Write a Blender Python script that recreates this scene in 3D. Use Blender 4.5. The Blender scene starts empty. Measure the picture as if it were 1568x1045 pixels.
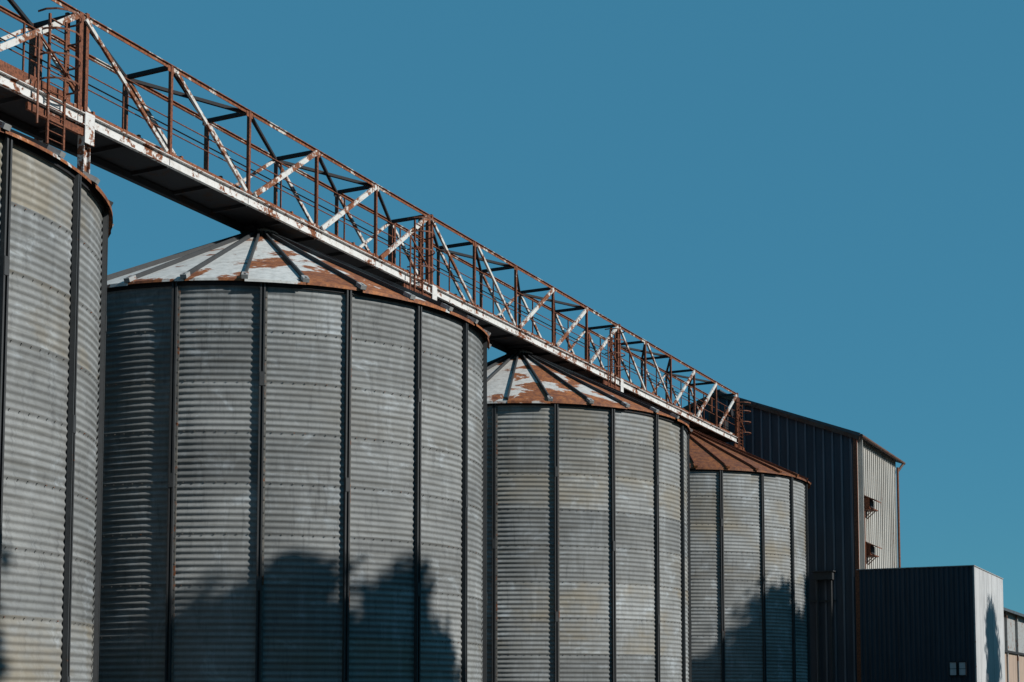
import bpy, math, random
import numpy as np
from mathutils import Vector, Matrix
random.seed(7)
R=4.5; EYE=1.7; F=2300.0
PITCH=0.08
SINA,COSA=0.4427,0.8967
HE=1.577*R+EYE      # eave height
HA=2.035*R+EYE      # apex height
sc=bpy.context.scene
D=bpy.data

# ---------------------------------------------------------------- helpers
class MB:
    def __init__(s): s.v=[]; s.f=[]; s.m=[]
    def add(s,vs,fs,m=0):
        b=len(s.v); s.v+= [tuple(p) for p in vs]
        for f in fs: s.f.append(tuple(b+i for i in f)); s.m.append(m)
    def box(s,c,x,y,z,m=0):
        c=Vector(c);x=Vector(x);y=Vector(y);z=Vector(z)
        vs=[c+sx*x+sy*y+sz*z for sz in(-1,1) for sy in(-1,1) for sx in(-1,1)]
        s.add(vs,[(0,2,3,1),(4,5,7,6),(0,1,5,4),(2,6,7,3),(0,4,6,2),(1,3,7,5)],m)
    def beam(s,p0,p1,w,h,up=(0,0,1),m=0):
        p0=Vector(p0);p1=Vector(p1);d=p1-p0;L=d.length;d.normalize()
        up=Vector(up)
        if abs(d.dot(up))>0.98: up=Vector((-COSA,SINA,0))
        sd=d.cross(up).normalized();u=sd.cross(d).normalized()
        s.box((p0+p1)/2,d*L/2,sd*w/2,u*h/2,m)
    def cyl(s,p0,p1,r0,r1=None,n=8,m=0,caps=True):
        r1=r0 if r1 is None else r1
        p0=Vector(p0);p1=Vector(p1);d=(p1-p0).normalized()
        a=d.orthogonal().normalized();b=d.cross(a)
        vs=[];fs=[]
        for i in range(n):
            t=2*math.pi*i/n;o=a*math.cos(t)+b*math.sin(t)
            vs.append(p0+o*r0);vs.append(p1+o*r1)
        for i in range(n):
            j=(i+1)%n;fs.append((2*i,2*j,2*j+1,2*i+1))
        if caps:
            fs.append(tuple(2*i for i in range(n))[::-1]);fs.append(tuple(2*i+1 for i in range(n)))
        s.add(vs,fs,m)
    def obj(s,name,mats,parent=None,smooth=False):
        me=D.meshes.new(name);me.from_pydata(s.v,[],s.f)
        for m in mats: me.materials.append(m)
        me.polygons.foreach_set('material_index',s.m)
        if smooth: me.polygons.foreach_set('use_smooth',[True]*len(s.f))
        me.update()
        o=D.objects.new(name,me);sc.collection.objects.link(o)
        if parent: o.parent=parent
        return o
def empty(name,loc=(0,0,0),rz=0):
    e=D.objects.new(name,None);sc.collection.objects.link(e);e.location=loc;e.rotation_euler=(0,0,rz);e.empty_display_size=.5;return e

class NT:
    def __init__(s,name):
        s.mat=D.materials.new(name);s.mat.use_nodes=True;s.t=s.mat.node_tree
        s.b=s.t.nodes['Principled BSDF'];s.tc=s.t.nodes.new('ShaderNodeTexCoord')
    def n(s,ty,**k):
        x=s.t.nodes.new(ty)
        for a,b in k.items(): setattr(x,a,b)
        return x
    def link(s,a,b): s.t.links.new(a,b)
    def math(s,op,a,b=None,c=None,clamp=False):
        x=s.n('ShaderNodeMath',operation=op,use_clamp=clamp)
        for i,q in enumerate((a,b,c)):
            if q is None: continue
            if isinstance(q,(int,float)): x.inputs[i].default_value=q
            else: s.link(q,x.inputs[i])
        return x.outputs[0]
    def comb(s,a,b,c=0.0):
        x=s.n('ShaderNodeCombineXYZ')
        for i,q in enumerate((a,b,c)):
            if isinstance(q,(int,float)): x.inputs[i].default_value=q
            else: s.link(q,x.inputs[i])
        return x.outputs[0]
    def noise(s,vec,scale=1,detail=5,rough=.55,dist=0):
        x=s.n('ShaderNodeTexNoise');x.inputs['Scale'].default_value=scale;x.inputs['Detail'].default_value=detail
        x.inputs['Roughness'].default_value=rough;x.inputs['Distortion'].default_value=dist
        s.link(vec,x.inputs['Vector']);return x.outputs['Fac']
    def vmul(s,vec,v):
        x=s.n('ShaderNodeVectorMath',operation='MULTIPLY');s.link(vec,x.inputs[0]);x.inputs[1].default_value=v;return x.outputs[0]
    def vadd(s,vec,v):
        x=s.n('ShaderNodeVectorMath',operation='ADD');s.link(vec,x.inputs[0])
        if isinstance(v,tuple): x.inputs[1].default_value=v
        else: s.link(v,x.inputs[1])
        return x.outputs[0]
    def ramp(s,fac,lo,hi):
        x=s.n('ShaderNodeMapRange',interpolation_type='SMOOTHSTEP');x.inputs['From Min'].default_value=lo;x.inputs['From Max'].default_value=hi
        s.link(fac,x.inputs['Value']);return x.outputs[0]
    def mix(s,fac,a,b,blend='MIX'):
        x=s.n('ShaderNodeMix',data_type='RGBA',blend_type=blend)
        for i,q in ((0,fac),(6,a),(7,b)):
            if isinstance(q,(int,float)): x.inputs[i].default_value=q
            elif isinstance(q,tuple): x.inputs[i].default_value=(*q,1)
            else: s.link(q,x.inputs[i])
        return x.outputs[2]
    def out(s,col,rough=.6,metal=0.0,bump=None,bs=.3,bd=.02,spec=.4):
        s.link(col,s.b.inputs['Base Color']);s.b.inputs['Specular IOR Level'].default_value=spec
        for k,q in (('Roughness',rough),('Metallic',metal)):
            if isinstance(q,(int,float)): s.b.inputs[k].default_value=q
            else: s.link(q,s.b.inputs[k])
        if bump is not None:
            x=s.n('ShaderNodeBump');x.inputs['Strength'].default_value=bs;x.inputs['Distance'].default_value=bd
            s.link(bump,x.inputs['Height']);s.link(x.outputs[0],s.b.inputs['Normal'])
        return s.mat

NP=19; SHEET=0.1936*R; PIT=SHEET/8
def mat_galv():
    m=NT('galvanised_wall')
    sp=m.n('ShaderNodeSeparateXYZ');m.link(m.tc.outputs['Object'],sp.inputs[0])
    oi=m.n('ShaderNodeObjectInfo').outputs['Random']
    off=m.math('MULTIPLY',oi,57.0)
    ang=m.math('ARCTAN2',sp.outputs[1],sp.outputs[0])
    z=sp.outputs[2]
    pi_=m.math('FLOOR',m.math('MULTIPLY',ang,NP/(2*math.pi)))
    zr=m.math('DIVIDE',m.math('SUBTRACT',HE,z),SHEET)
    si=m.math('FLOOR',zr); fr=m.math('FRACT',zr)
    wn=m.n('ShaderNodeTexWhiteNoise',noise_dimensions='3D');m.link(m.comb(pi_,si,off),wn.inputs[0]);pv=wn.outputs['Value']
    wn2=m.n('ShaderNodeTexWhiteNoise',noise_dimensions='2D');m.link(m.comb(si,off),wn2.inputs[0]);sv=wn2.outputs['Value']
    s1=m.noise(m.comb(m.math('MULTIPLY',ang,9.0),m.math('MULTIPLY',z,.35),m.math('ADD',off,m.math('MULTIPLY',pi_,3.1))),1.2,6,.65)
    s2=m.noise(m.comb(m.math('MULTIPLY',ang,2.5),m.math('MULTIPLY',z,.9),off),1.0,4,.6)
    s3=m.noise(m.comb(m.math('MULTIPLY',ang,3.0),m.math('MULTIPLY',z,14.0),off),1.0,3,.6)
    s4=m.noise(m.comb(m.math('MULTIPLY',ang,26.0),m.math('MULTIPLY',z,.8),off),2.0,6,.72)
    s5=m.noise(m.comb(m.math('MULTIPLY',ang,5.0),m.math('MULTIPLY',z,1.6),m.math('ADD',off,m.math('MULTIPLY',si,2.7))),1.3,6,.65,.6)
    s6=m.noise(m.comb(m.math('MULTIPLY',ang,60.0),m.math('MULTIPLY',z,13.0),off),1.0,5,.75)
    c=m.mix(m.ramp(s2,.32,.68),(.160,.168,.170),(.226,.235,.235))
    c=m.mix(m.math('MULTIPLY',m.ramp(s1,.5,.75),.55),c,(.33,.355,.37))
    c=m.mix(m.math('MULTIPLY',m.ramp(s5,.54,.70),.6),c,(.34,.375,.40))
    c=m.mix(m.math('MULTIPLY',m.ramp(s4,.50,.72),.6),c,(.095,.10,.105))
    c=m.mix(m.math('MULTIPLY',m.ramp(s3,.46,.75),.5),c,(.095,.093,.083))
    c=m.mix(m.math('MULTIPLY',m.ramp(s6,.42,.75),.3),c,(.10,.10,.10))
    warm=m.math('MULTIPLY',m.ramp(s2,.55,.35),m.ramp(sv,.5,.95))
    c=m.mix(m.math('MULTIPLY',warm,.45),c,(.23,.19,.125))
    br=m.math('ADD',.86,m.math('MULTIPLY',pv,.30)); br=m.math('MULTIPLY',br,m.math('ADD',.92,m.math('MULTIPLY',sv,.2)))
    c=m.mix(1.0,c,m.comb(br,br,br),'MULTIPLY')
    lap=m.ramp(fr,.05,0.0);c=m.mix(m.math('MULTIPLY',lap,.35),c,(.09,.087,.08))
    return m.out(c,m.math('ADD',.62,m.math('MULTIPLY',s1,.25)),.0,s4,.15,.01,.15)
def mat_paint(name,base,rust=(.24,.085,.035),amt=.5,metal=0,rough=.6,sc_=1.6,dirt=(.3,.27,.23)):
    m=NT(name);v=m.tc.outputs['Object']
    n1=m.noise(v,sc_,8,.65,.3);n2=m.noise(m.vadd(v,(13,7,3)),sc_*5,6,.7);n3=m.noise(m.vadd(v,(3,17,9)),sc_*14,4,.6)
    c=m.mix(m.math('MULTIPLY',m.ramp(n2,.42,.72),.55),base,dirt)
    rc=m.mix(m.ramp(n3,.35,.65),rust,tuple(x*.45 for x in rust))
    k=m.ramp(m.math('ADD',m.math('MULTIPLY',n1,.55),m.math('MULTIPLY',n2,.45)),.66-amt*.33,.70-amt*.33)
    c=m.mix(k,c,rc)
    return m.out(c,rough,metal,n3,.2,.01,.3)
def mat_roof(name,amt,base,pw=.12,dark=1.0,seed=0.):
    m=NT(name);v=m.tc.outputs['Object']
    sp=m.n('ShaderNodeSeparateXYZ');m.link(v,sp.inputs[0])
    ang=m.math('ARCTAN2',sp.outputs[1],sp.outputs[0]);pi_=m.math('FLOOR',m.math('MULTIPLY',ang,NR/(2*math.pi)))
    wn=m.n('ShaderNodeTexWhiteNoise',noise_dimensions='1D');m.link(m.math('ADD',pi_,3.3+seed),wn.inputs['W']);pv=wn.outputs['Value']
    rad=m.math('SQRT',m.math('ADD',m.math('POWER',sp.outputs[0],2.0),m.math('POWER',sp.outputs[1],2.0)))
    n1=m.noise(m.vadd(m.vadd(v,(seed,seed*2,0)),m.comb(pi_,pi_,0.0)),.95,8,.6,.6);n2=m.noise(v,6,6,.7);n3=m.noise(v,22,4,.6)
    side=m.math('MULTIPLY',m.math('ADD',m.math('MULTIPLY',sp.outputs[0],.25),m.math('MULTIPLY',sp.outputs[1],.97)),.042)
    edge=m.math('MULTIPLY',m.ramp(rad,R-1.2,R+.1),.05)
    f=m.math('ADD',m.math('ADD',m.math('MULTIPLY',n1,1.0),m.math('MULTIPLY',n2,.16)),m.math('ADD',m.math('MULTIPLY',pv,pw),m.math('ADD',side,edge)))
    k=m.ramp(f,.82-amt*.4,.86-amt*.4)
    c=m.mix(m.ramp(n2,.35,.7),base,tuple(x*.72 for x in base))
    rc=m.mix(m.ramp(n2,.35,.65),tuple(x*dark for x in(.38,.14,.046)),tuple(x*dark for x in(.16,.055,.026)))
    rc=m.mix(m.math('MULTIPLY',m.ramp(n3,.48,.68),.6),rc,(.075,.035,.025))
    rc=m.mix(m.math('MULTIPLY',m.ramp(n1,.45,.62),.35),rc,(.09,.04,.03))
    c=m.mix(k,c,rc)
    return m.out(c,.65,.0,n3,.2,.01,.25)
def mat_wall(name,base,dirt,rough=.5,metal=0.,rustamt=0.,spec=.3):
    m=NT(name);v=m.tc.outputs['Object']
    st=m.noise(m.vmul(v,(3,3,.22)),1.3,6,.65);n2=m.noise(v,.8,6,.6);n3=m.noise(v,9,5,.6)
    c=m.mix(m.ramp(st,.4,.7),base,dirt);c=m.mix(m.math('MULTIPLY',m.ramp(n2,.4,.7),.3),c,tuple(x*.6 for x in base))
    if rustamt>0:
        k=m.ramp(m.math('ADD',m.math('MULTIPLY',st,.6),m.math('MULTIPLY',n3,.4)),.60,.66);c=m.mix(m.math('MULTIPLY',k,rustamt),c,(.2,.08,.04))
    return m.out(c,rough,metal,n3,.1,.01,spec)
NR=28
M_galv=mat_galv()
M_stiff=mat_paint('stiffener_steel',(.042,.045,.048),amt=.15,rough=.7,metal=.0,dirt=(.028,.028,.028))
M_galv2=mat_paint('galvanised_fittings',(.30,.31,.31),amt=.35,rough=.6,dirt=(.16,.15,.14))
M_bolt=mat_paint('bolt_steel',(.11,.11,.105),amt=.4,rough=.6)
M_white=mat_paint('white_paint_rust',(.54,.54,.52),amt=.52,dirt=(.32,.28,.24))
M_white2=mat_paint('white_paint_clean',(.58,.58,.57),amt=.42,dirt=(.36,.32,.28))
M_rust=mat_paint('rusted_steel',(.36,.30,.27),rust=(.20,.068,.032),amt=.95,dirt=(.26,.16,.12))
M_rustw=mat_paint('rust_and_white',(.50,.47,.43),rust=(.25,.085,.036),amt=.74,sc_=1.1)
M_dark=mat_paint('dark_steel_and_shade',(.022,.022,.025),rust=(.04,.022,.015),amt=.35,dirt=(.012,.012,.012),rough=.8)  # near-black steel; also paints the shade under eaves and walkway
M_trim=mat_paint('brown_trim',(.10,.06,.045),rust=(.12,.05,.03),amt=.5,dirt=(.06,.04,.03),rough=.7)
M_conc=mat_wall('concrete',(.16,.15,.14),(.10,.098,.09),.85)
M_navy=mat_wall('navy_cladding',(.040,.051,.068),(.026,.034,.047),.55)
M_navylit=mat_wall('navy_cladding_sunlit_ribs',(.12,.135,.16),(.07,.08,.10),.55)  # lighter than the sheets, paints in sunlight caught by the ribs
M_cream=mat_wall('white_cladding',(.50,.49,.46),(.33,.31,.28),.5,0,.5)
M_shedw=mat_wall('zinc_cladding',(.50,.51,.52),(.34,.35,.36),.5,.0,.2)
M_roofm=mat_wall('grey_roofing',(.08,.085,.095),(.045,.05,.055),.5)
M_tan=mat_wall('tan_render',(.36,.27,.21),(.27,.21,.17),.8)
M_glass=mat_wall('window_pane',(.5,.52,.55),(.4,.42,.45),.2)

SH=0.126
def P(X,Z,z=0): return Vector((X*R,(Z-SH)*R,z))

# ---------------------------------------------------------------- silo wall mesh (shared)
def wall_mesh():
    nz=int((HE-.25)/PIT*6); NA=NP*8
    zs=HE-np.arange(nz+1)*PIT/6
    r=R-.012+.0122*np.cos(2*np.pi*(HE-zs)/PIT)
    fr=((HE-zs)/SHEET)%1.0; r=r+.006*(1-fr)
    a=np.arange(NA)*2*np.pi/NA
    rng=np.random.default_rng(5)
    A,Zg=np.meshgrid(a,zs);dr=np.zeros_like(A)
    for q in range(14):
        dr+=.0022*np.sin(int(rng.integers(3,30))*A+rng.uniform(.4,2.2)*Zg+rng.uniform(0,6.28))*rng.uniform(.4,1)
    rr=r[:,None]+dr*np.abs(np.sin(A*NP/2))
    v=np.zeros((nz+1,NA,3));v[:,:,0]=rr*np.cos(a);v[:,:,1]=rr*np.sin(a);v[:,:,2]=zs[:,None]
    i=np.arange(nz)[:,None]*NA;j=np.arange(NA)[None,:];j2=(j+1)%NA
    f=np.stack([i+j,i+NA+j,i+NA+j2,i+j2],-1).reshape(-1,4)
    me=D.meshes.new('corrugated_wall');me.from_pydata(v.reshape(-1,3).tolist(),[],f.tolist())
    me.polygons.foreach_set('use_smooth',[True]*len(f));me.materials.append(M_galv);me.update();return me
WM=wall_mesh()
def pol(r,a,z): return Vector((r*math.cos(a),r*math.sin(a),z))
def stiff_mesh():
    b=MB()
    for k in range(NP):
        a=2*math.pi*k/NP;rd=pol(1,a,0);tg=pol(1,a+math.pi/2,0)
        zc=(HE-.05+.25)/2;hz=Vector((0,0,(HE-.05-.25)/2));U=Vector((0,0,zc))
        b.box(rd*(R+.012)+U,tg*.040,rd*.006,hz)
        b.box(rd*(R+.040)+tg*.040+U,tg*.005,rd*.034,hz)
        b.box(rd*(R+.040)-tg*.040+U,tg*.005,rd*.034,hz)
        b.box(rd*(R+.072)+tg*.031+U,tg*.014,rd*.004,hz)
        b.box(rd*(R+.072)-tg*.031+U,tg*.014,rd*.004,hz)
        b.box(rd*(R+.006)+tg*.062+U,tg*.018,rd*.006,hz,1)
        z=HE-.1
        while z>.4:
            b.box(rd*(R+.016)+tg*.066+Vector((0,0,z)),tg*.009,rd*.008,Vector((0,0,.009)),1)
            z-=PIT*2
        for s in range(1,10):
            if (k*2+s)%4==0:
                b.box(rd*(R+.080)+Vector((0,0,HE-s*SHEET)),tg*.040,rd*.004,Vector((0,0,.12)),0)
    ns=int(HE/SHEET)
    for s in range(0,ns+1):
        z=HE-s*SHEET-.03
        if z<.3: break
        nb=NP*8
        for i in range(nb):
            if i%8==0: continue
            a=2*math.pi*i/nb;rd=pol(1,a,0);tg=pol(1,a+math.pi/2,0)
            b.box(rd*(R+.004)+Vector((0,0,z)),tg*.007,rd*.008,Vector((0,0,.007)),1)
    return b
SB=stiff_mesh()
def phi2w(phi): return -math.pi/2+math.radians(phi)
def roof(mats,parent,rz,rrot,seed):
    b=MB();rnd=random.Random(seed)
    r0=.30;r1=R+.10;rise=HA-HE
    def zz(r): return HE+.02+rise*(1-(r-r0)/(R-r0))
    for k in range(NR):
        a0=2*math.pi*k/NR;a1=2*math.pi*(k+1)/NR
        e=rnd.uniform(-.02,.04)
        dz=rnd.uniform(-.012,.012)
        for i in range(8):
            ra=r0+(r1+e-r0)*i/8;rb=r0+(r1+e-r0)*(i+1)/8
            for j in range(4):
                b0=a0+(a1-a0)*j/4;b1=a0+(a1-a0)*(j+1)/4
                b.add([pol(ra,b0,zz(ra)),pol(rb,b0,zz(rb)),pol(rb,b1,zz(rb)),pol(ra,b1,zz(ra))],[(0,1,2,3)],0)
        re=r1+e
        for j in range(4):
            b0=a0+(a1-a0)*j/4;b1=a0+(a1-a0)*(j+1)/4
            b.add([pol(re,b0,zz(re)),pol(re,b1,zz(re)),pol(re+.004,b1,zz(re)-.055+dz),pol(re+.004,b0,zz(re)-.055+dz)],[(0,3,2,1)],0)
        p0=pol(r0+.05,a0,zz(r0+.05)+.03);p1=pol(r1+.03,a0,zz(r1+.03)+.035)
        b.beam(p0,p1,.032,.09,m=1)
        if rnd.random()<.8:
            p2=pol(r1-.14,a0,zz(r1-.14)+.05);p3=pol(r1+.055,a0,zz(r1+.055)+.04)
            b.beam(p2,p3,.11,.07,m=2)
    for k in range(76):  # dark ring painted in as the shadow below the eave overhang
        a0=2*math.pi*k/76;a1=2*math.pi*(k+1)/76
        b.add([pol(R+.03,a0,HE-.13),pol(R+.03,a1,HE-.13),pol(R+.03,a1,HE+.0),pol(R+.03,a0,HE+.0)],[(0,1,2,3)],3)
        b.add([pol(R+.03,a0,HE-.13),pol(R+.03,a1,HE-.13),pol(R-.02,a1,HE-.13),pol(R-.02,a0,HE-.13)],[(0,1,2,3)],3)
    o=b.obj('roof',mats,parent);o.rotation_euler=(0,0,rrot);return o
def silo(X,Z,phase,rust,base,rrot,seed,eastmat,pw=.12,dark=1.0,ns=0.):
    e=empty('grain_silo',P(X,Z))
    w=D.objects.new('corrugated_wall',WM);sc.collection.objects.link(w);w.parent=e
    rot=phi2w(phase);w.rotation_euler=(0,0,rot)
    s=SB.obj('stiffener_posts',[M_stiff,M_bolt],e);s.rotation_euler=(0,0,rot)
    mr=mat_roof('silo_roof_%d'%seed,rust,base,pw,dark,ns)
    roof([mr,M_stiff if not eastmat else M_rust,M_galv2 if not eastmat else mr,M_dark],e,0,rrot,seed)
    b=MB()
    b.cyl((0,0,HA-.03),(0,0,HA+.05),.34,.34,28)
    b.cyl((0,0,HA+.05),(0,0,HA+.10),.37,.37,28)
    b.cyl((0,0,HA+.10),(0,0,HA+.16),.30,.20,28)
    b.cyl((0,0,HA+.16),(0,0,HA+.22),.20,.20,20)
    b.obj('filling_cap',[M_galv2],e)
    b=MB();b.cyl((0,0,0),(0,0,.27),R+.28,R+.25,64);b.obj('concrete_base',[M_conc],e)
    b=MB();a=phi2w(phase+28);rd=pol(1,a,0);tg=pol(1,a+math.pi/2,0)
    b.box(rd*(R+.06)+Vector((0,0,1.0)),tg*.42,rd*.05,Vector((0,0,.6)));b.box(rd*(R+.12)+Vector((0,0,1.0)),tg*.34,rd*.02,Vector((0,0,.52)))
    b.cyl(rd*(R+.18)+tg*.28+Vector((0,0,.9)),rd*(R+.18)+tg*.28+Vector((0,0,1.2)),.015)
    b.obj('access_door',[M_stiff],e)
    return e
silo(-2.305,4.69,5.5,.15,(.50,.51,.50),phi2w(6.5)+.5,1,False)
silo(-1.125,6.708,-8.6,.27,(.52,.53,.52),phi2w(6.5),2,False,ns=5.1)
silo(.045,9.07,-8.0,.42,(.50,.49,.47),phi2w(9),3,False,ns=2.7)
silo(1.215,11.43,-5.5,1.5,(.4,.35,.3),phi2w(3),4,True,dark=.62)

# ---------------------------------------------------------------- conveyor gantry
SHC=0.176
def C(t,a,h):
    return Vector(((-a*COSA+t*SINA)*R,(a*SINA+t*COSA-SHC)*R,EYE+h*R))
gan=empty('conveyor_gantry')
AF,AB=3.83,4.055
HB0,HB1,HT=2.066,2.108,2.478
T0,DT=4.204,.5145
kmin,kmax=-7,15
tk=lambda k:T0+DT*k
dv=Vector((SINA,COSA,0));nv=Vector((COSA,-SINA,0));up=Vector((0,0,1))
b=MB()
def jit(x): return random.uniform(-x,x)
for A,sg in ((AF,1),(AB,-1)):
    for k in range(kmin,kmax):
        hm=(HB0+HB1)/2
        p0=C(tk(k)+.002,A,hm);p1=C(tk(k+1)-.002,A,hm);hh=(HB1-HB0)*R
        b.beam(p0,p1,.012,hh)
        b.beam(p0+up*(hh/2)+nv*.03*sg,p1+up*(hh/2)+nv*.03*sg,.07,.012)
        b.beam(p0-up*(hh/2)+nv*.03*sg,p1-up*(hh/2)+nv*.03*sg,.07,.012)
b.obj('bottom_chords',[M_white2],gan)
b=MB()
for A in (AF,AB):
    for k in range(kmin,kmax):
        p0=C(tk(k),A,HT);p1=C(tk(k+1),A,HT)
        b.beam(p0,p1,.075,.012);b.beam(p0-up*.035,p1-up*.035,.012,.07)
    for k in range(kmin,kmax+1):
        b.beam(C(tk(k)-.022,A-.002,HT-.014),C(tk(k)+.022,A-.002,HT-.014),.012,.13)
        b.beam(C(tk(k)-.022,A-.002,HB1+.010),C(tk(k)+.022,A-.002,HB1+.010),.012,.12)
b.obj('top_chords',[M_rustw],gan)
b=MB()
for A in (AF,AB):
    for k in range(kmin,kmax+1):
        p=(k%5==0)
        w=.085 if p else .06
        b.beam(C(tk(k),A,HB1),C(tk(k),A,HT),w,w)
        if p: b.beam(C(tk(k)+.035,A,HB0-.03),C(tk(k)+.035,A,HT+.01),.07,.07)
b.obj('posts',[M_rust],gan)
b=MB()
for k in range(kmin,kmax):
    j=k%5
    w=.075
    if j<2: b.beam(C(tk(k)+.02,AF-.01,HT-.02),C(tk(k+1)-.03,AF-.01,HB1+.012),.05,w*.85)
    else:   b.beam(C(tk(k)+.03,AF-.012,HB1+.012),C(tk(k+1)-.02,AF-.012,HT-.02),.05,w*1.3)
b.obj('front_diagonals',[M_white],gan)
b=MB()
for k in range(kmin,kmax):
    j=k%5
    b.beam(C(tk(k)+.02,AB,HT-.02),C(tk(k+1)-.03,AB,HB1+.012),.05,.07,m=0)
    if j in(2,4): b.beam(C(tk(k)+.03,AB,HB1+.012),C(tk(k+1)-.02,AB,HT-.02),.05,.06,m=0)
b.obj('rear_diagonals',[M_white],gan)
b=MB()
for k in range(kmin,kmax+1):
    b.beam(C(tk(k),AF,HT-.006),C(tk(k),AB,HT-.006),.07,.07)
    if k<kmax:
        b.beam(C(tk(k),AF,HT-.012),C(tk(k+1),AB,HT-.012),.06,.06)
        if k%5 in(1,3): b.beam(C(tk(k+1),AF,HT-.012),C(tk(k),AB,HT-.012),.06,.06)
    b.beam(C(tk(k)-.03,AB-.003,HT-.018),C(tk(k)+.03,AB-.003,HT-.018),.014,.14)
b.obj('top_bracing',[M_dark],gan)
b=MB()
tA,tB=tk(kmin),tk(kmax)
b.beam(C(tA,(AF+AB)/2,HB0+.012),C(tB,(AF+AB)/2,HB0+.012),(AB-AF)*R-.03,.02)
b.beam(C(tA,AB-.03,HB0-.008),C(tB,AB-.03,HB0-.008),.10,.12)
k=kmin*2
while k<kmax*2:
    t=T0+DT*k/2;b.beam(C(t,AF+.006,HB0+.002),C(t,AB,HB0+.002),.06,.06);k+=1
b.obj('walkway_floor',[M_dark],gan)  # underside coloured near-black, its shade is part of the colour
b=MB()
for k in range(kmin,kmax):
    g=random.uniform(.01,.05)
    hb=.10+jit(.02) if k>=0 else .22
    b.beam(C(tk(k)+.01,AF+.012,HB1+.004+hb/R/2),C(tk(k+1)-g,AF+.012,HB1+.004+hb/R/2+jit(.003)),.012,hb,m=0 if k>=0 else 1)
    b.beam(C(tk(k)+.01,AB-.010,HB1+.03),C(tk(k+1)-.01,AB-.010,HB1+.03),.012,.20,m=1)
    if k<0:
        for q in range(3):
            t=tk(k)+DT*(q+.5)/3;b.beam(C(t,AF+.005,HB1+.008),C(t+.03,AF+.005,HB1+.03),.02,.07,m=0)
b.obj('toe_boards',[M_rustw,M_rust],gan)
b=MB()
b.beam(C(tA,AF+.085,HB1+.022),C(tB,AF+.085,HB1+.022),.36,.22)
for k in range(kmin*2,kmax*2):
    t=T0+DT*(k+.5)/2;b.beam(C(t,AF+.040,HB1+.022),C(t,AF+.13,HB1+.022),.05,.27)
b.obj('conveyor_trough',[M_rustw],gan)
b=MB()
for h in (2.215,2.27,2.335):
    b.cyl(C(tA,AF+.012,h),C(tB,AF+.012,h),.012,n=6)
for h in (2.245,2.355): b.cyl(C(tA,AB-.012,h),C(tB,AB-.012,h),.014,n=6)
for k in range(kmin,kmax):
    t=tk(k)+DT/2;b.beam(C(t,AF+.014,HB1),C(t,AF+.014,2.335),.02,.03)
b.obj('handrails',[M_rust],gan)
b=MB()
for kp in (0,5,10,15):
    tt=tk(kp)-.13 if kp<15 else tk(kp)+.06
    for s in (-.04,.04):
        b.beam(C(tt+s,AF-.02,1.93),C(tt+s,AF-.02,2.40),.035,.035)
    for i in range(16):
        h=1.95+i*.029
        b.cyl(C(tt-.04,AF-.02,h),C(tt+.04,AF-.02,h),.010,n=5)
    for h in (2.15,2.24,2.33,2.40):
        pts=[C(tt+.075*math.cos(q),AF-.02-.085*math.sin(q),h) for q in np.linspace(-.3,math.pi+.3,9)]
        for q in range(8): b.beam(pts[q],pts[q+1],.012,.03)
    b.beam(C(tt+.10,AF+.03,2.12),C(tt+.10,AF+.03,2.47),.06,.06)
    b.beam(C(tt-.09,AF-.015,2.02),C(tt+.12,AF-.015,2.02),.06,.03)
    b.beam(C(tt-.12,AF+.0,2.04),C(tt+.16,AF+.0,2.04),.05,.12)
    b.cyl(C(tt-.10,AF-.03,1.98),C(tt-.10,AF-.03,2.30),.02,n=6)
    b.beam(C(tt-.10,AF-.03,2.30),C(tt+.08,AF-.03,2.18),.03,.03)
b.obj('ladders',[M_rust],gan)
b=MB()
for kp,dt in ((0,.05),(5,.07),(10,.07),(-5,.05)):
    t=tk(kp)+dt
    for A in (AF+.012,AB-.012):
        top=C(t,A,HB0-.002);bot=Vector((top.x,top.y,0))
        b.beam(bot+dv*.07,top+dv*.07,.012,.14);b.beam(bot-dv*.07,top-dv*.07,.012,.14);b.beam(bot,top,.13,.012)
    for i in range(4):
        h0=-.35+i*.58
        b.beam(C(t,AF+.02,h0),C(t,AB-.02,h0+.55),.05,.05)
        b.beam(C(t,AF+.02,h0),C(t,AB-.02,h0),.06,.06)
b.obj('support_legs',[M_white2],gan)
b=MB()
for kp in (0,5,10):
    t=tk(kp)+.05
    b.beam(C(t,AF-.012,2.00),C(t,AF-.012,2.115),.22,.02)
b.obj('leg_brackets',[M_white2],gan)
b=MB()
for (X,Z) in ((-2.22,4.466),(-1.125,6.708),(.045,9.07),(1.215,11.43)):
    p=P(X,Z)
    b.cyl(Vector((p.x,p.y,HA+.15)),Vector((p.x,p.y,EYE+HB0*R+.02)),.16,.16,16)
    q=p-dv*.35;q.z=EYE+HB0*R-.06
    b.box(q,dv*.12,nv*.16,up*.06)
b.obj('outlet_spouts',[M_dark],gan)
b=MB()
t=tk(15)
b.box(C(t-.10,AF+.11,2.24),dv*.30,nv*.25,up*.30,0)
b.cyl(C(t-.10,AF+.0,2.30),C(t-.10,AF+.06,2.30),.14,.14,12)
b.obj('drive_head',[M_dark],gan)

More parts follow.
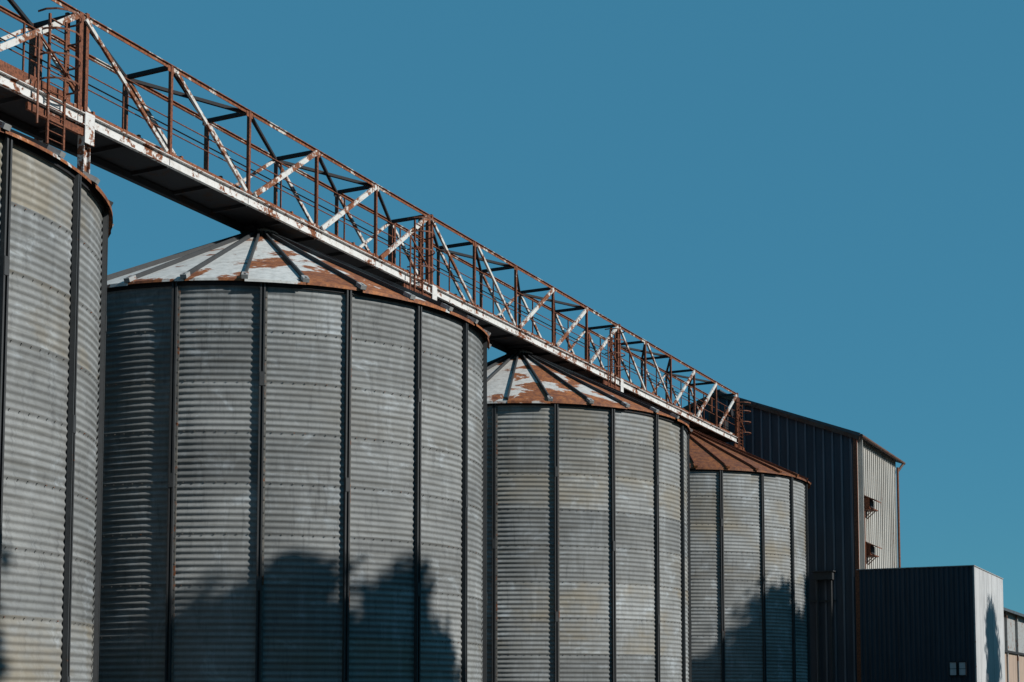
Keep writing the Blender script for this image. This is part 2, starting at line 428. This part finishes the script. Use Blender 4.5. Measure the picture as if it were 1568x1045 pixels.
# ---------------------------------------------------------------- warehouse
SHB=.13
def B(t,a,h):
    return Vector(((-a*COSA+t*SINA)*R,(a*SINA+t*COSA-SHB)*R,EYE+h*R))
wh=empty('metal_warehouse')
G0=-EYE/R
tb0,tb1=12.12,13.66; aw,ar=2.892,4.05; a2=2*ar-aw
he,hr=2.10,2.535
b=MB()
b.add([B(tb0,aw,G0),B(tb0,a2,G0),B(tb0,a2,he),B(tb0,ar,hr),B(tb0,aw,he)],[(0,1,2,3,4)],0)
b.add([B(tb1,aw,G0),B(tb1,a2,G0),B(tb1,a2,he),B(tb1,ar,hr),B(tb1,aw,he)],[(4,3,2,1,0)],0)
b.add([B(tb0,a2,G0),B(tb1,a2,G0),B(tb1,a2,he),B(tb0,a2,he)],[(0,1,2,3)],0)
b.add([B(tb0,aw,G0),B(tb1,aw,G0),B(tb1,aw,he),B(tb0,aw,he)],[(0,1,2,3)],1)
a=aw+.035
while a<a2-.02:
    h=he+(hr-he)*(1-abs(a-ar)/(ar-aw))-.012
    b.beam(B(tb0-.005,a,G0),B(tb0-.005,a,h),.04,.07,m=2);a+=.074
t=tb0+.05
while t<tb1-.02:
    b.beam(B(t,aw-.004,G0),B(t,aw-.004,he-.01),.045,.045,m=1);t+=.074
b.obj('walls',[M_navy,M_cream,M_navylit],wh)
b=MB()
ov=.045
for sgn,ae in ((1,aw),(-1,a2)):
    ae2=ae-sgn*ov; hh=he-(hr-he)*ov/(ar-aw)
    q=[B(tb0-.02,ae2,hh+.02),B(tb1+.07,ae2,hh+.02),B(tb1+.07,ar,hr+.02),B(tb0-.02,ar,hr+.02)]
    vs=q+[p-up*.09 for p in q]
    b.add(vs,[(0,1,2,3),(7,6,5,4),(0,4,5,1),(1,5,6,2),(2,6,7,3),(3,7,4,0)],0)
    t=tb0
    while t<tb1+.07:
        b.beam(B(t,ae2,hh+.024),B(t,ar,hr+.024),.04,.04);t+=.074
b.beam(B(tb0-.025,ar,hr+.03),B(tb1+.07,ar,hr+.03),.3,.05)
b.obj('roof',[M_roofm],wh)
b=MB()
b.cyl(B(tb0-.02,aw-ov-.012,he-.012),B(tb1+.09,aw-ov-.012,he-.012),.06,n=10)
b.cyl(B(tb1-.02,aw-.02,he-.06),B(tb1-.02,aw-.02,G0),.05,n=8,m=1)
b.cyl(B(tb1+.05,aw-ov-.012,he-.02),B(tb1-.02,aw-.02,he-.10),.05,n=8)
b.obj('gutter_and_downpipe',[M_trim,M_rust],wh)
b=MB()
b.beam(B(tb0-.012,aw-.004,G0),B(tb0-.012,aw-.004,he-.01),.08,.14,m=0)
b.beam(B(tb0+.07,aw-.012,G0),B(tb0+.07,aw-.012,he-.01),.04,.30,m=1)
b.beam(B(tb0-.03,aw-ov,he-.035),B(tb0-.03,ar,hr+.00),.03,.14,m=2)
b.beam(B(tb0-.03,a2+ov,he-.035),B(tb0-.03,ar,hr+.00),.03,.14,m=2)
b.obj('corner_and_barge_trim',[M_rust,M_cream,M_trim],wh)
b=MB()
for h in (1.57,1.19):
    c=B(tb0+.30,aw-.0,h);q=1.25
    b.box(c+nv*.10*q,dv*.24*q,nv*.10*q,up*.16*q,0)
    b.box(c+nv*.215*q-up*.02,dv*.20*q,nv*.012,up*.11*q,1)
    b.add([c+dv*.30*q+up*.26*q,c-dv*.30*q+up*.26*q,c-dv*.30*q+nv*.42*q+up*.06*q,c+dv*.30*q+nv*.42*q+up*.06*q,
           c+dv*.30*q+up*.23*q,c-dv*.30*q+up*.23*q,c-dv*.30*q+nv*.42*q+up*.03*q,c+dv*.30*q+nv*.42*q+up*.03*q],
          [(0,1,2,3),(7,6,5,4),(0,3,7,4),(1,5,6,2),(3,2,6,7)],0)
    b.box(c+nv*.16*q-up*.19*q,dv*.28*q,nv*.17*q,up*.02,0)
    b.beam(c+nv*.3*q-up*.19*q+dv*.2,c-up*.45*q+dv*.2,.03,.03,m=0);b.beam(c+nv*.3*q-up*.19*q-dv*.2,c-up*.45*q-dv*.2,.03,.03,m=0)
b.cyl(B(tb0+.2,aw-.02,1.5),B(tb0+.2,aw-.02,G0),.03,n=6)
b.obj('wall_vents',[M_rust,M_dark],wh)
b=MB()
c=B(tb0,3.15,.96)
b.box(c-dv*.20,nv*.34,dv*.2,up*.14);b.box(c-dv*.22+up*.16,nv*.40,dv*.26,up*.02)
for s in (-.25,.25): b.cyl(c-dv*.2+nv*s,Vector(((c-dv*.2+nv*s).x,(c-dv*.2+nv*s).y,0)),.04,n=8)
b.box(c-dv*.1-nv*.1-up*.9,nv*.5,dv*.03,up*.03)
b.obj('filter_box',[M_stiff],wh)

# lean-to
ls=empty('lean_to_shed')
s0,s1=2.892,1.987;hs=1.0;ts0,ts1=12.10,13.6
b=MB()
def corr(bm,p0,p1,z0,z1,pitch,amp,nrm,m,seg=6):
    L=(p1-p0).length;n=int(L/pitch*seg);d=(p1-p0).normalized();vs=[]
    for i in range(n+1):
        s=i*L/n;q=p0+d*s+nrm*amp*math.tanh(2.2*math.sin(2*math.pi*s/pitch))
        vs.append(Vector((q.x,q.y,z0)));vs.append(Vector((q.x,q.y,z1)))
    bm.add(vs,[(2*i,2*i+2,2*i+3,2*i+1) for i in range(n)],m)
zt=EYE+hs*R
corr(b,B(ts0,s0,0),B(ts0,s1,0),0,zt,.17,.022,dv,0)
corr(b,B(ts0,s1,0),B(ts1,s1,0),0,zt,.17,.022,nv,1)
b.add([B(ts1,s1,G0),B(ts1,s0,G0),B(ts1,s0,hs),B(ts1,s1,hs)],[(0,1,2,3)],0)
b.obj('walls',[M_navy,M_shedw],ls)
b=MB()
q=[B(ts0+.005,s0-.005,hs-.03),B(ts0+.005,s1+.005,hs-.03),B(ts1,s1+.005,hs-.03),B(ts1,s0-.005,hs-.03)]
b.add(q,[(0,1,2,3)],0)
b.beam(B(ts0,s0,hs+.003),B(ts0,s1-.006,hs+.003),.08,.03,m=1)
b.beam(B(ts0-.006,s1,hs+.003),B(ts1,s1,hs+.003),.08,.03,m=1)
b.beam(B(ts0-.002,s1-.002,G0),B(ts0-.002,s1-.002,hs-.003),.05,.05,m=1)
b.obj('roof_and_trim',[M_roofm,M_galv2],ls)
b=MB()
for a in (2.155,2.085):
    c=B(ts0-.010,a,.205)
    b.box(c,nv*.11,dv*.02,up*.22,0)
    for s in (-1,1):
        b.box(c+nv*.12*s-dv*.01,nv*.012,dv*.03,up*.24,1);b.box(c+up*.235*s-dv*.01,nv*.132,dv*.03,up*.012,1)
    b.box(c-dv*.022,nv*.11,dv*.004,up*.008,1)
b.obj('windows',[M_glass,M_dark],ls)

ob=empty('low_outbuilding')
b=MB();oa,oa2,ot0,ot1,oh=2.2,4.0,14.4,22.,.82
hm=.42
b.add([B(ot0,oa,G0),B(ot1,oa,G0),B(ot1,oa,hm),B(ot0,oa,hm)],[(0,1,2,3)],0)
b.add([B(ot0,oa+.01,hm),B(ot1,oa+.01,hm),B(ot1,oa+.01,oh),B(ot0,oa+.01,oh)],[(0,1,2,3)],1)
om=(oa+oa2)/2
b.add([B(ot0,oa+.01,G0),B(ot0,oa2,G0),B(ot0,oa2,oh),B(ot0,om,oh+.28),B(ot0,oa+.01,oh)],[(0,1,2,3,4)],0)
b.add([B(ot1,oa+.01,G0),B(ot1,oa2,G0),B(ot1,oa2,oh),B(ot1,om,oh+.28),B(ot1,oa+.01,oh)],[(4,3,2,1,0)],0)
b.add([B(ot0,oa2,G0),B(ot1,oa2,G0),B(ot1,oa2,oh),B(ot0,oa2,oh)],[(3,2,1,0)],0)
t=ot0+.1
while t<ot1:
    b.beam(B(t,oa-.005,G0),B(t,oa-.005,oh-.02),.14,.10,m=1);t+=.72
b.beam(B(ot0,oa-.01,hm),B(ot1,oa-.01,hm),.10,.10,m=2)
b.obj('walls',[M_tan,M_galv2,M_dark],ob)
b=MB()
for x0,x1 in ((oa-.06,om),(oa2+.06,om)):
    q=[B(ot0-.05,x0,oh),B(ot1+.05,x0,oh),B(ot1+.05,x1,oh+.30),B(ot0-.05,x1,oh+.30)]
    b.add(q+[p-up*.12 for p in q],[(0,1,2,3),(7,6,5,4),(0,4,5,1),(1,5,6,2),(2,6,7,3),(3,7,4,0)],0)
b.obj('roof',[M_roofm],ob)

# ---------------------------------------------------------------- ground
m=NT('ground_surface');v=m.tc.outputs['Object']
n1=m.noise(v,.15,6,.6);n2=m.noise(v,9,6,.7)
c=m.mix(m.ramp(n1,.4,.6),(.045,.042,.038),(.028,.04,.016));c=m.mix(m.math('MULTIPLY',n2,.5),c,(.03,.027,.024))
M_gr=m.out(c,.95,0,n2,.5,.03,.1)
b=MB();b.add([(-3000,-3000,0),(3000,-3000,0),(3000,3000,0),(-3000,3000,0)],[(0,1,2,3)])
b.obj('ground',[M_gr])
M_asph=mat_wall('worn_asphalt',(.052,.050,.048),(.035,.034,.033),.9,spec=.1)
b=MB();q=[B(1.2,5.3,0),B(1.2,2.6,0),B(13.9,2.6,0),B(13.9,5.3,0)]
b.add([Vector((p.x,p.y,.004)) for p in q],[(0,1,2,3)]);b.obj('asphalt_yard',[M_asph])

# ---------------------------------------------------------------- trees
m=NT('leaves');v=m.tc.outputs['Object'];n1=m.noise(v,.9,4,.6);n2=m.noise(v,11,3,.6)
c=m.mix(m.ramp(n1,.35,.65),(.035,.065,.018),(.07,.10,.03));c=m.mix(m.ramp(n2,.4,.7),c,(.03,.045,.015))
M_leaf=m.out(c,.7,spec=.2)
m=NT('bark');v=m.tc.outputs['Object'];n1=m.noise(m.vmul(v,(8,8,1.5)),1,6,.7)
M_bark=m.out(m.mix(n1,(.05,.04,.03),(.16,.13,.10)),.9,0,n1,.6,.03)
def tree(x,y,H,cr,zb,seed,dens=1.0,nl=460,lf=1.0):
    rn=random.Random(seed);e=empty('broadleaf_tree',(x,y,0))
    b=MB();pts=[Vector((0,0,0))]
    for i in range(1,7): pts.append(Vector((rn.uniform(-.25,.25)*i*.4,rn.uniform(-.25,.25)*i*.4,H*.86*i/6)))
    for i in range(6): b.cyl(pts[i],pts[i+1],.30*(1-i/6.5)+.02,.30*(1-(i+1)/6.5)+.02,8)
    cl=[]
    n=int(46*dens)
    for i in range(n):
        f=(i+.5)/n;z=zb+(H-zb)*f
        prof=math.sin(math.pi*min(1,.25+.72*f))**.6
        an=i*2.4+rn.uniform(-.5,.5);rr=cr*prof*math.sqrt(rn.uniform(.02,1))
        c=Vector((rr*math.cos(an),rr*math.sin(an),z));cl.append(c)
        k=min(5,int(max(0,(z-1.2)/(H*.86)*6)));s=pts[k]
        mid=(s+c)/2+Vector((0,0,-.15));b.cyl(s,mid,.075,.05,5,caps=False);b.cyl(mid,c,.05,.015,5,caps=False)
    b.obj('trunk_and_limbs',[M_bark],e,True)
    g=np.random.default_rng(seed)
    V=[];
    for c in cl:
        cs=rn.uniform(.6,1.1)*cr*.42
        d=g.normal(size=(nl,3));d[:,2]*=.8;d*=cs*.46
        p=d+np.array(c);s=g.uniform(.11,.22,nl)[:,None]*lf
        u=g.normal(size=(nl,3));u/=np.linalg.norm(u,axis=1)[:,None]
        w=np.cross(u,g.normal(size=(nl,3)));w/=np.linalg.norm(w,axis=1)[:,None]
        V.append(np.stack([p-u*s,p+w*s*.6,p+u*s,p-w*s*.6],1).reshape(-1,3))
    V=np.concatenate(V);f=np.arange(len(V)).reshape(-1,4)
    me=D.meshes.new('crown');me.from_pydata(V.tolist(),[],f.tolist());me.materials.append(M_leaf);me.update()
    o=D.objects.new('crown',me);sc.collection.objects.link(o);o.parent=e
    return e
PHS=math.radians(66);ELE=math.radians(31)
Sh=Vector((math.sin(PHS),-math.cos(PHS),0))
def tree_for(X,Z,h,L,cr,seed,dens=1.0,low=1.6):
    p=P(X,Z)+Sh*L*R
    H=EYE+h*R+L*R*math.tan(ELE)-.75
    tree(p.x,p.y,H,cr,low,seed,dens)
tree_for(-.40,5.98,.58,4.6,1.5,11,1.1)
tree_for(-.95,5.72,.50,3.7,1.8,12,1.1)
tree_for(-.62,5.85,.30,5.2,2.2,18,1.1)
tree_for(-1.2,5.5,.40,4.4,2.2,16,1.2)
tree_for(-1.05,5.65,.26,5.0,2.4,22,1.2)
tree_for(-.20,6.12,.42,3.9,1.0,21,.8)
tree_for(-.35,6.05,.22,4.9,2.0,23,1.0)
tree_for(-.95,5.75,.20,5.9,2.6,26,1.2)
tree_for(-1.44,4.0,.60,3.8,1.8,13)
tree_for(1.95,10.65,.86,4.1,2.1,14,1.1)
tree_for(2.25,11.25,.94,4.5,2.0,15,1.1)
tree_for(1.75,10.3,.62,4.0,2.0,19,1.1)
tree_for(2.1,10.9,.66,5.2,2.4,24,1.1)
tree_for(3.4,12.7,.45,4.1,2.4,17,1.1)
sky_blocker=None  # unseen tree row behind the camera, added to block sky light
for i,(x,y,s) in enumerate([(30,-8,1.1),(20,-22,1.15),(6,-30,1.0),(-10,-32,1.2),(-26,-28,1.1),(42,2,1.0),(-40,-14,1.05)]):
    if sky_blocker is None:
        sky_blocker=tree(x,y,14.5,5.0,2.0,40,1.1,300,1.9);sky_blocker.scale=(s,s,s)
    else:
        e=empty('broadleaf_tree',(x,y,0),i*1.3);e.scale=(s,s,s*.95)
        for ch in [c for c in sky_blocker.children]:
            o=D.objects.new(ch.name.split('.')[0],ch.data);sc.collection.objects.link(o);o.parent=e

# ---------------------------------------------------------------- light, sky, camera
S=Vector((math.cos(ELE)*math.sin(PHS),-math.cos(ELE)*math.cos(PHS),math.sin(ELE)))
sl=D.lights.new('sun','SUN');sl.energy=5.0;sl.angle=math.radians(.6);sl.color=(1,.96,.895)
so=D.objects.new('sun',sl);sc.collection.objects.link(so);so.rotation_euler=S.to_track_quat('Z','Y').to_euler();so.location=(20,-20,30)
w=D.worlds.new('World');sc.world=w;w.use_nodes=True;nt=w.node_tree
bg=nt.nodes['Background'];sk=nt.nodes.new('ShaderNodeTexSky');sk.sky_type='NISHITA';sk.sun_disc=False
sk.sun_elevation=ELE;sk.sun_rotation=math.atan2(S.x,S.y);sk.air_density=1.0;sk.dust_density=0.0;sk.ozone_density=2.0
mt=nt.nodes.new('ShaderNodeMix');mt.data_type='RGBA';mt.blend_type='MULTIPLY';mt.inputs[0].default_value=1;mt.inputs[7].default_value=(.50,1.08,1.13,1)
mx=nt.nodes.new('ShaderNodeMix');mx.data_type='RGBA';mx.inputs[0].default_value=.80;mx.inputs[7].default_value=(.60,2.72,4.42,1)
nt.links.new(sk.outputs[0],mt.inputs[6]);nt.links.new(mt.outputs[2],mx.inputs[6]);nt.links.new(mx.outputs[2],bg.inputs[0]);bg.inputs[1].default_value=.08
cam=D.cameras.new('camera');co=D.objects.new('camera',cam);sc.collection.objects.link(co);sc.camera=co
co.location=(0,0,EYE);co.rotation_euler=(math.pi/2+PITCH,0,0)
cam.sensor_width=36;cam.lens=36*F/1568;cam.clip_end=6000
yp=1065-F*math.tan(PITCH)
cam.shift_y=(yp-522.5)/1568
sc.view_settings.view_transform='Standard';sc.view_settings.look='None';sc.view_settings.exposure=0
